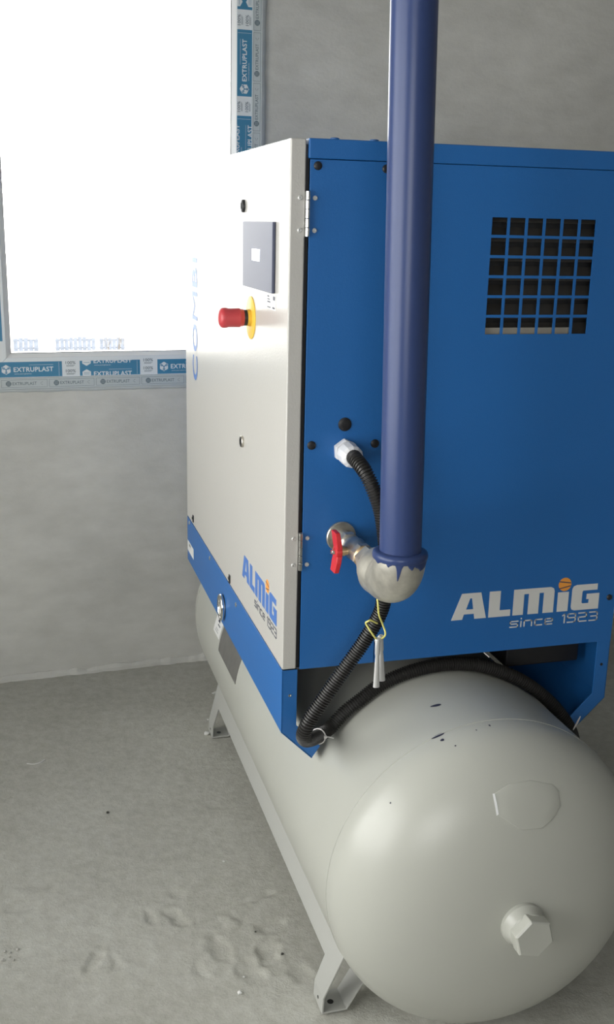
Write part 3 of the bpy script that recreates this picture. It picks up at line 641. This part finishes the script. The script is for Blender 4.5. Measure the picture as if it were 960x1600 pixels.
# welded pad on the head
PP = [(.2999, .5613), (.3295, .5730), (.3721, .5750), (.4128, .5636), (.4237, .5529), (.4248, .5289), (.4067, .5121), (.3834, .4999), (.3419, .5025), (.3021, .5305)]
cxp = sum(p[0] for p in PP)/len(PP); czp = sum(p[1] for p in PP)/len(PP); mb = MB(); vs_ = []; NP = len(PP)
for s_, off in ((1.0, -.002), (1.0, .0016), (.97, .0022), (.6, .0022), (.25, .0022)):
    for (a, b) in PP: x = cxp+(a-cxp)*s_; z = czp+(b-czp)*s_; vs_.append((x, head_y(x, z, off), z))
fs_ = [(r*NP+k, r*NP+(k+1) % NP, (r+1)*NP+(k+1) % NP, (r+1)*NP+k) for r in range(4) for k in range(NP)]+[tuple(4*NP+k for k in range(NP))]
mb.add(vs_, fs_); mb.build('welded_pad', TANK, tank, smooth=True, angle=25)
mb = MB(); vs_ = []
for (x, z) in ((.2975, .563), (.3015, .563), (.3025, .550), (.3035, .532), (.2995, .530), (.2985, .545)): vs_.append((x, head_y(x, z, .003), z))
mb.add(vs_, [tuple(range(6))]); mb.build('pale_pad_strip', PVC, tank)  # narrow white strip along the left edge of the pad
# socket and hexagon plug
mb = MB(); mb.lathe((TX+.001, -.36, TZ-.001), (0, -1, 0), [(0, .041), (.0125, .041), (.018, .037), (.030, .0345), (.033, .031)], 48); sk = mb.build('plug_socket', TANK, tank, smooth=True)
mb = MB(); mb.lathe((TX+.002, -.388, TZ-.002), (.02, -1, .02), [(0, .0385), (.0215, .0385), (.0240, .0350)], 6, phase=.25); mb.build('hexagon_plug', TANK, sk, bevel=.0012)
# dried paint spots
def spot(a, b, r):
    a = Vector(a); b = Vector(b); mb = MB(); c_ = (a+b)/2; L_ = (b-a).length/2+r
    def onsurf(p):
        p = Vector(p)
        if p.y < TY0:
            rr = hypot(p.x-TX, p.z-TZ); yy = (TY0-p.y)/TE; k_ = ((rr/TR)**SE+yy**SE)**(-1/SE); q = Vector((TX+(p.x-TX)*k_, TY0+(p.y-TY0)*k_, TZ+(p.z-TZ)*k_)); rr *= k_; yy *= k_; gr = (rr/TR)**(SE-1)/TR; n = Vector(((p.x-TX)*k_/rr*gr, -yy**(SE-1)/TE, (p.z-TZ)*k_/rr*gr)).normalized()
        else:
            d = Vector((p.x-TX, 0, p.z-TZ)).normalized(); q = Vector((TX+d.x*TR, p.y, TZ+d.z*TR)); n = d
        return q, n
    q, n = onsurf(c_); e1 = (b-a); e1 = e1-n*e1.dot(n)
    e1 = e1.normalized() if e1.length > 1e-5 else n.orthogonal().normalized(); e2 = n.cross(e1); vs_ = []
    for k in range(14):
        t = 2*pi*k/14; p = q+e1*(L_*cos(t))+e2*(r*sin(t)*(1+.25*cos(t))); s_, n2 = onsurf(p); vs_.append(s_+n2*.0004)
    s_, n2 = onsurf(q); vs_.append(s_+n2*.0009); mb.add(vs_, [(k, (k+1) % 14, 14) for k in range(14)]); mb.build('paint_spot', SPOT, shell, smooth=True)
spot((.2697, -.1, .6281), (.2822, -.1027, .632), .0042); spot((.233, -.1976, .6157), (.2497, -.1974, .6233), .0040); spot((.2427, -.2138, .6187), (.2437, -.2138, .6187), .0032)
spot((.1356, -.255, .5302), (.136, -.255, .5302), .0014); spot((.3344, -.2153, .6367), (.3344, -.2123, .6367), .0016); spot((.3062, -.2197, .6332), (.3062, -.2187, .6332), .0012); spot((.2584, -.238, .6167), (.2590, -.238, .6167), .0014)
# data plate and label wrapped on the shell
def shell_patch(y0, y1, za, zb, off, name, M, lab, n=14, slant=0.0):
    mb = MB(); vs_ = []; aa = math.asin((za-TZ)/TR); ab = math.asin((zb-TZ)/TR)
    for k in range(n+1):
        a = aa+(ab-aa)*k/n
        for r in (TR-.0005, TR+off):
            for y in (y0+slant*k/n, y1+slant*k/n): vs_.append((TX-r*cos(a), y, TZ+r*sin(a)))
    fs_ = []
    for k in range(n):
        o_ = 4*k; fs_ += [(o_+2, o_+3, o_+7, o_+6), (o_, o_+2, o_+6, o_+4), (o_+1, o_+5, o_+7, o_+3)]
    fs_ += [(0, 1, 3, 2), (4*n, 4*n+2, 4*n+3, 4*n+1)]; mb.add(vs_, fs_); return tag(mb.build(name, M, tank, smooth=True, angle=40), lab)
shell_patch(.631, .858, .3690, .470, .0012, 'data_plate', PLATE, 'blank dark grey metal data plate')
sl = shell_patch(.874, .953, .3930, .470, .0006, 'paper_label', PAPER, 'white paper label')
for (y0, y1, za, zb) in ((.905, .925, .428, .434), (.890, .918, .420, .4235), (.900, .930, .408, .4095), (.895, .935, .402, .4035)):
    mb = MB(); vs_ = []
    for z in (za, zb):
        a = math.asin((z-TZ)/TR)
        for y in (y0, y1): vs_.append((TX-(TR+.001)*cos(a), y, TZ+(TR+.001)*sin(a)))
    mb.add(vs_, [(0, 1, 3, 2)]); mb.build('printed_line', LOGOD, sl)
# bent-plate feet with long side rail
def support(mirror):
    X_ = (lambda x: x) if not mirror else (lambda x: 2*TX-x)
    t = .004
    # plate plane from tank contact (x .0765, z .186) down to bend (x .0600, z .036)
    xz = lambda z: .0600+(.0765-.0600)*(z-.036)/.150
    mb = MB(); poly = [(-.2010, .186), (-.131, .036), (-.071, .036), (-.1040, .119), (1.005, .119), (1.0513, .036), (1.1113, .036), (1.045, .186)]
    A = [Vector((X_(xz(z)), y, z)) for y, z in poly]; B = [Vector((X_(xz(z)+t), y, z)) for y, z in poly]
    mb.loft(A, B); r = mb.build('support_rail', STEELP, tank, bevel=.001)
    for ya, yb in ((-.131, -.071), (1.0513, 1.1113)):
        mb = MB(); prof = [(.0600, .037), (.0585, .001), (.1110, .001), (.1640, .092)]; inn = [(.0640, .037), (.0625, .005), (.1090, .005), (.1605, .094)]
        poly2 = prof+inn[::-1]; mb.prism(frame((0, 0, 0), (1, 0, 0), (0, 0, 1), (0, 1, 0)), [(X_(a), b) for a, b in poly2], ya, yb); ft = mb.build('foot', STEELP, tank, bevel=.001)
        mb = MB(); mb.lathe((X_(.084), (ya+yb)/2-.004, .0048), (0, 0, 1), [(0, .0065), (.0006, .0065)], 20); mb.build('bolt_hole', BLACK, ft)
        mb = MB(); mb.lathe((X_(.0592), (ya+yb)/2, .018), (-1 if not mirror else 1, 0, 0), [(-.0005, .0035), (.0007, .0035)], 14); mb.build('bolt_hole', BLACK, ft)
support(False); support(True)
# drain nipple under the head
mb = MB(); mb.lathe((.440, -.225, .060), (0, -.15, -1), [(0, .004), (.016, .004), (.016, .009), (.028, .010), (.034, .006), (.040, .004)], 12); mb.build('drain_nipple', PVC, tank, smooth=True)

# ================================================================== AIR PIPE with elbow and ball valve
PY = -.280; pb = Vector((.1205, PY, .990)); pt_ = Vector((.0800, PY, ZC+.01)); OZ = .9455; OX = .1085
pipe = tag(empty('air_pipe', (OX, PY, OZ)), 'navy painted vertical steel pipe with galvanised elbow and red handled valve', 'pipe')
mb = MB(); mb.tube([pb, pt_], .0339, 40); mb.build('pipe', NAVY, pipe, smooth=True)
# elbow: socket collar, quarter bend, socket
ER = .0425; BR = .050; path = []; rad = []
EXc = .1195
path += [Vector((EXc, PY, 1.004)), Vector((EXc, PY, .999))]; rad += [.0400, .0425]
for k in range(0, 25):
    a = pi/2*k/24; path.append(Vector((EXc, PY+BR-BR*cos(a), OZ+BR-BR*sin(a)-.001))); rad.append(ER)
path += [Vector((EXc-.002, PY+BR+.012, OZ)), Vector((EXc-.004, PY+BR+.026, OZ)), Vector((EXc-.004, PY+BR+.028, OZ))]; rad += [.0425, .0425, .0405]
mb = MB(); mb.tube(path, ER, 40, rfun=lambda i: rad[i]); elb = mb.build('elbow', GALV, pipe, smooth=True, angle=60)
# painted rim and runs of navy paint on the elbow
mb = MB(); mb.lathe((EXc+.0005, PY, .988), (0, 0, 1), [(.003, .0428), (.005, .0446), (.010, .0450), (.0145, .0438), (.0165, .0400), (.0170, .0345)], 48); mb.build('painted_rim', NAVY, elb, smooth=True, angle=70)
def elb_pt(sl, th, r):
    # sl: length down from the collar along the centre line, th: angle round the tube (0 = +x, -90 deg = towards the camera)
    if sl < .009: c_, t_ = Vector((EXc, PY, 1.0035-sl)), Vector((0, 0, -1))
    else:
        a_ = (sl-.009)/BR; c_ = Vector((EXc, PY+BR-BR*cos(a_), OZ+BR-BR*sin(a_)-.001)); t_ = Vector((0, sin(a_), -cos(a_)))
    e2 = Vector((1, 0, 0)).cross(t_)
    return c_+Vector((1, 0, 0))*(r*cos(th))+e2*(r*sin(th))
def run_len(th):
    d = (th+pi) % (2*pi)-pi
    l = .0105+.0022*noise.noise(Vector((th*3.0, 4, 0)))+.0018*noise.noise(Vector((th*9.0, 1, 0)))
    for c_, w_, h_ in ((-1.94, .085, .016), (-.85, .38, .0085), (-1.45, .12, .004), (-2.35, .10, .003), (-2.85, .14, .004)): l += h_*math.exp(-((d-c_)/w_)**2)
    return l
mb = MB(); NT, NS = 480, 14; vs_ = []
for i in range(NT):
    th = 2*pi*i/NT; l = run_len(th)
    for k in range(NS+1): vs_.append(elb_pt(.004+(l-.004)*k/NS, th, ER+(.0012 if k < NS-1 else (.0009 if k == NS-1 else -.0002))))
mb.add(vs_, [(i*(NS+1)+k, i*(NS+1)+k+1, ((i+1) % NT)*(NS+1)+k+1, ((i+1) % NT)*(NS+1)+k) for i in range(NT) for k in range(NS)])
tag(mb.build('paint_run', NAVY, elb, smooth=True, angle=80), 'navy paint run down over the elbow')
# line from panel to elbow
VX = lambda y: OX+(EXc-.004-OX)*(-y)/.204
def ln(y0, y1, prof_r, name, M, par, seg=36, phase=0.0, **kw):
    a = Vector((VX(y0), y0, OZ)); b = Vector((VX(y1), y1, OZ)); L_ = (b-a).length; mb = MB()
    mb.lathe(a, b-a, [(t*L_, r) for t, r in prof_r], seg, phase=phase); return mb.build(name, M, par, smooth=True, angle=30, **kw)
ln(-.0006, -.0066, [(0, .0290), (.7, .0290), (1, .0275)], 'wall_flange', NICKEL, pipe)
ln(-.006, -.036, [(0, .0155), (1, .0155)], 'nipple', GALV, pipe)
vb = ln(-.034, -.128, [(0, .0175), (.05, .0190), (.2, .0190), (.24, .0165), (.34, .0185), (.5, .0215), (.66, .0185), (.76, .0165), (.80, .0190), (.95, .0190), (1, .0175)], 'ball_valve', NICKEL, pipe)
ln(-.036, -.052, [(0, .0205), (.1, .0215), (.9, .0215), (1, .0205)], 'valve_hexagon', NICKEL, vb, 8, .39); ln(-.110, -.126, [(0, .0205), (.1, .0215), (.9, .0215), (1, .0205)], 'valve_hexagon', NICKEL, vb, 8, .39)
ln(-.126, -.142, [(0, .0190), (.15, .0205), (.3, .0188), (.45, .0205), (.6, .0188), (.75, .0205), (1, .0188)], 'threaded_nipple', BRASS, pipe)
ln(-.140, -.168, [(0, .0235), (.08, .0255), (.92, .0255), (1, .0235)], 'reducer_hexagon', GALV, pipe, 6, .2)
ln(-.166, -.206, [(0, .026), (.35, .030), (.55, .037), (1, .0385)], 'reducer', GALV, pipe)
# red butterfly lever on the left of the valve
hx, hy, hz = VX(-.085)-.036, -.088, OZ
mb = MB(); mb.lathe((hx+.022, hy, hz), (-1, 0, 0), [(0, .0075), (.010, .0075), (.010, .0095), (.016, .0095)], 20); mb.build('valve_stem', BRASS, vb, smooth=True)
FR = frame((hx, hy, hz), (0, -1, 0), (0, 0, 1), (-1, 0, 0)); mb = MB()
hub = [(.0130*cos(k*pi/10), .0130*sin(k*pi/10)) for k in range(20)]; mb.prism(FR, hub, -.006, .005)
for s_ in (1, -1):
    w_ = .0125
    pr = [(-w_, .006), (-w_*1.15, .018), (-w_, .0375), (w_, .0375), (w_*1.15, .018), (w_, .006)]
    A = [fp(FR, a, s_*b, -.006 if b < .01 else (-.004 if b < .03 else .000)) for a, b in pr]; B = [fp(FR, a, s_*b, .004 if b < .01 else (.006 if b < .03 else .009)) for a, b in pr]
    mb.loft(A, B)
lev = tag(mb.build('lever', RED, vb, bevel=.0015), 'red butterfly lever')
mb = MB(); mb.lathe((hx, hy, hz), (-1, 0, 0), [(.004, .0065), (.0095, .0065), (.0105, .005)], 6); mb.lathe((hx, hy, hz), (-1, 0, 0), [(.0095, .0035), (.013, .0035)], 12); mb.build('lever_nut', CHROME, lev)

# ================================================================== CONDUIT
HP = [(.1120, -.045, 1.1080), (.1115, -.066, 1.1060), (.1200, -.092, 1.0900), (.1340, -.105, 1.0570), (.1475, -.110, 1.0180), (.1570, -.111, .9600), (.1620, -.110, .8980), (.1565, -.106, .8350),
      (.1290, -.101, .7770), (.1000, -.1, .7340), (.0740, -.1, .6970), (.0500, -.1, .6620), (.0310, -.100, .6330), (.0215, -.098, .6120), (.0200, -.088, .5910), (.0300, -.070, .5720), (.0500, -.044, .5580), (.0740, -.014, .5480),
      (.1020, .008, .5500), (.1330, .016, .5760), (.1620, .018, .5960), (.2177, .026, .6270), (.2848, .026, .6475), (.3534, .026, .6535), (.4200, .022, .6460), (.4860, .014, .6225), (.5400, .005, .5900), (.5900, -.002, .5440), (.6280, -.004, .4920), (.6520, .01, .4400)]
cond = tag(empty('cable_conduit', (.11, 0, 1.107)), 'black corrugated cable conduit looping from the grey gland over the tank', 'conduit')
sm = smooth_path(HP, 40); cum = [0]
for i in range(1, len(sm)): cum.append(cum[-1]+(sm[i]-sm[i-1]).length)
pitch = .0050; step = pitch/4; path = []; j = 0; s_ = 0
while s_ < cum[-1]:
    while cum[j+1] < s_: j += 1
    t = (s_-cum[j])/max(1e-9, cum[j+1]-cum[j]); path.append(sm[j].lerp(sm[j+1], t)); s_ += step
mb = MB(); mb.tube(path, .0125, 18, rfun=lambda i: (.0140, .0140, .0112, .0112)[i % 4]); mb.build('conduit_hose', HOSE, cond, smooth=True, angle=38)
gd = Vector((.02, -1, -.08)).normalized(); g0_ = Vector((.1105, 0, 1.110))
mb = MB(); mb.lathe(g0_, gd, [(0, .0225), (.0115, .0225), (.013, .0215)], 6, phase=.1); gl = tag(mb.build('gland_nut', NYLON, cond, bevel=.0012), 'pale grey nylon gland nut')
mb = MB(); mb.lathe(g0_, gd, [(.012, .0165), (.020, .0165), (.021, .0215), (.046, .0205), (.050, .0180), (.053, .0145)], 12); mb.build('gland_cap', NYLON, cond, bevel=.0010)
# cable tie round both runs at the bottom loop
tc_ = Vector((.0700, -.019, .549)); tdir = Vector((.024, .03, -.008)).normalized(); e1 = tdir.orthogonal().normalized(); e2 = tdir.cross(e1)
mb = MB(); mb.tube([tc_+e1*(.0146*cos(k*pi/16))+e2*(.0146*sin(k*pi/16)) for k in range(32)], .0013, 8, closed=True); tie = tag(empty('cable_tie', tc_), 'thin white cable tie round the low bend of the black conduit', 'cable tie')
mb.build('tie_band', TIE, tie, smooth=True)
mb = MB(); mb.tube(smooth_path([tc_+Vector((.012, -.010, .002)), tc_+Vector((.018, -.014, .003)), tc_+Vector((.026, -.017, .001))], 6), .0012, 6); mb.build('tie_tail', TIE, tie, smooth=True)
mb = MB(); p_ = tc_+Vector((.011, -.010, .002)); mb.box(p_.x-.003, p_.x+.003, p_.y-.002, p_.y+.002, p_.z-.003, p_.z+.003); mb.build('tie_head', TIE, tie, bevel=.0008)
# short tie ends seen under the cabinet
mb = MB(); mb.tube(smooth_path([(.640, -.020, .528), (.632, -.022, .514), (.624, -.023, .500)], 6), .0016, 6, rfun=lambda i: .0008+.0012*sin(pi*i/12)); tag(mb.build('cable_tie_tail', TIE, smooth=True), 'pale cable tie tail at the right end of the conduit below the blue beam', 'cable tie')
mb = MB(); mb.tube([(.419, .002, .683), (.430, -.002, .673)], .0011, 6); tag(mb.build('cable_tie_tail', TIE, smooth=True), 'pale cable tie tail poking from under the middle of the cabinet edge', 'cable tie')

# ================================================================== KEYS ON A WIRE
KY = -.222
wp_ = [(.1065, .9080), (.1070, .8920), (.1098, .8727), (.1198, .8510), (.1228, .8368), (.1162, .8292), (.1100, .8285), (.1046, .8314), (.0949, .8450), (.0875, .8584), (.0890, .8640), (.0940, .8655), (.1081, .8567)]
wp3 = [Vector((a, KY+(.006 if i % 3 == 0 else 0)-(.004 if i > 6 else 0), b)) for i, (a, b) in enumerate(wp_)]
mb = MB(); mb.tube(smooth_path(wp3, 8), .00165, 8); tag(mb.build('wire_loop', WIREY, smooth=True), 'yellow green wire twisted into a loop hanging from the galvanised elbow', 'wire')
STEELK = mat('bright_steel_key', (0.68, 0.68, 0.67), 0.35, metal=0.5)
def key(a, b, label, tilt):
    a = Vector(a); b = Vector(b); r = tag(empty('cabinet_key', b), label, 'key', 'keys hanging on the wire'); d = (b-a).normalized(); L_ = (b-a).length; e = Vector((1, 0, 0)); e = (e-d*e.dot(d)).normalized()
    mb = MB(); mb.lathe(a, d, [(0, .0036), (.004, .0046), (L_*.30, .0046), (L_*.36, .0034), (L_*.42, .0040), (L_*.90, .0054), (L_, .0060), (L_, .0040), (L_-.008, .0036)], 14, up=e, sy=.72); mb.build('key_shank', STEELK, r, smooth=True, angle=50)
    mb = MB(); n_ = d.cross(e); c_ = a+d*.003; mb.tube([c_+e*(.0046*cos(k*pi/8))+d*(.0046*sin(k*pi/8)) for k in range(16)], .0013, 6, closed=True); mb.build('key_eye', STEELK, r, smooth=True)
key((.1080, KY-.004, .8305), (.1088, KY-.004, .7425), 'left and longer of the two chrome keys hanging below the elbow', 0)
key((.1155, KY+.003, .8330), (.1215, KY+.003, .7500), 'right and shorter of the two chrome keys hanging below the elbow', 0)

# ================================================================== SMALL LITTER ON THE FLOOR
CHIP = mat('white_plaster_chip', (0.72, 0.72, 0.70), 0.8); DCHIP = mat('dark_grit', (0.05, 0.05, 0.045), 0.8); GCHIP = mat('grey_mortar_chip', (0.50, 0.49, 0.45), 0.85)
def chip(x, y, r, M, label, name='plaster_chip', cat='chip', group='crumbs on the floor'):
    b = bmesh.new(); bmesh.ops.create_icosphere(b, subdivisions=1, radius=r)
    for v in b.verts: v.co = Vector((v.co.x*random.uniform(.7, 1.4), v.co.y*random.uniform(.7, 1.3), v.co.z*random.uniform(.45, .75)))
    me = bpy.data.meshes.new(name); b.to_mesh(me); b.free(); me.materials.append(M); o = bpy.data.objects.new(name, me); COL.objects.link(o); o.location = (x, y, floor_h(x, y)+r*.4); o.rotation_euler.z = random.uniform(0, 3)
    return tag(o, label, cat, group)
chip(-.028, .4275, .0035, CHIP, 'tiny white plaster chip on the floor halfway along the tank rail')
chip(-.0844, -.0269, .0055, CHIP, 'white plaster chip on the floor left of the near tank foot')
chip(-.066, .02, .0030, CHIP, 'tiny white crumb just behind the larger chip left of the near foot')
chip(.0268, .0631, .0035, DCHIP, 'dark speck of grit beside the near end of the tank rail', 'grit_speck')
chip(-.012, .150, .0022, DCHIP, 'small dark speck of grit on the scuffed floor by the rail', 'grit_speck')
chip(-.2836, .715, .0048, DCHIP, 'single dark pebble in the middle of the bare floor', 'pebble')
chip(.0691, 1.180, .004, CHIP, 'small white crumb beside the far tank foot')
chip(.048, 1.085, .009, CHIP, 'white plaster flake lying against the far tank foot')
chip(-.596, .80, .005, DCHIP, 'small dark speck near the left edge of the floor', 'grit_speck')
for k in range(9):
    chip(-.545+random.uniform(-.03, .03), .200+random.uniform(-.022, .022), random.uniform(.002, .0045), GCHIP, 'grey mortar crumb in the small heap at the left edge of the floor', 'mortar_crumb', 'crumb', 'heap of mortar crumbs')
mb = MB(); fl = [(.116, 1.366), (.134, 1.372), (.136, 1.360), (.122, 1.357)]
mb.add([(x, y, floor_h(x, y)+.001) for x, y in fl]+[(x, y, floor_h(x, y)+.003+.004*(i == 1)) for i, (x, y) in enumerate(fl)], [(3, 2, 1, 0), (4, 5, 6, 7)]+[(i, (i+1) % 4, 4+(i+1) % 4, 4+i) for i in range(4)])
tag(mb.build('plaster_flake', CHIP), 'flat pale flake on the floor behind the far tank foot', 'chip')
mb = MB(); sp_ = smooth_path([(-.484, 1.028, floor_h(-.484, 1.028)+.0015), (-.465, 1.020, floor_h(-.465, 1.02)+.0015), (-.447, 1.026, floor_h(-.447, 1.026)+.0015), (-.433, 1.040, floor_h(-.433, 1.04)+.0015)], 8)
mb.tube(sp_, .0014, 6); tag(mb.build('string_scrap', CHIP, smooth=True), 'short white scrap of string lying on the bare floor near the wall', 'string')
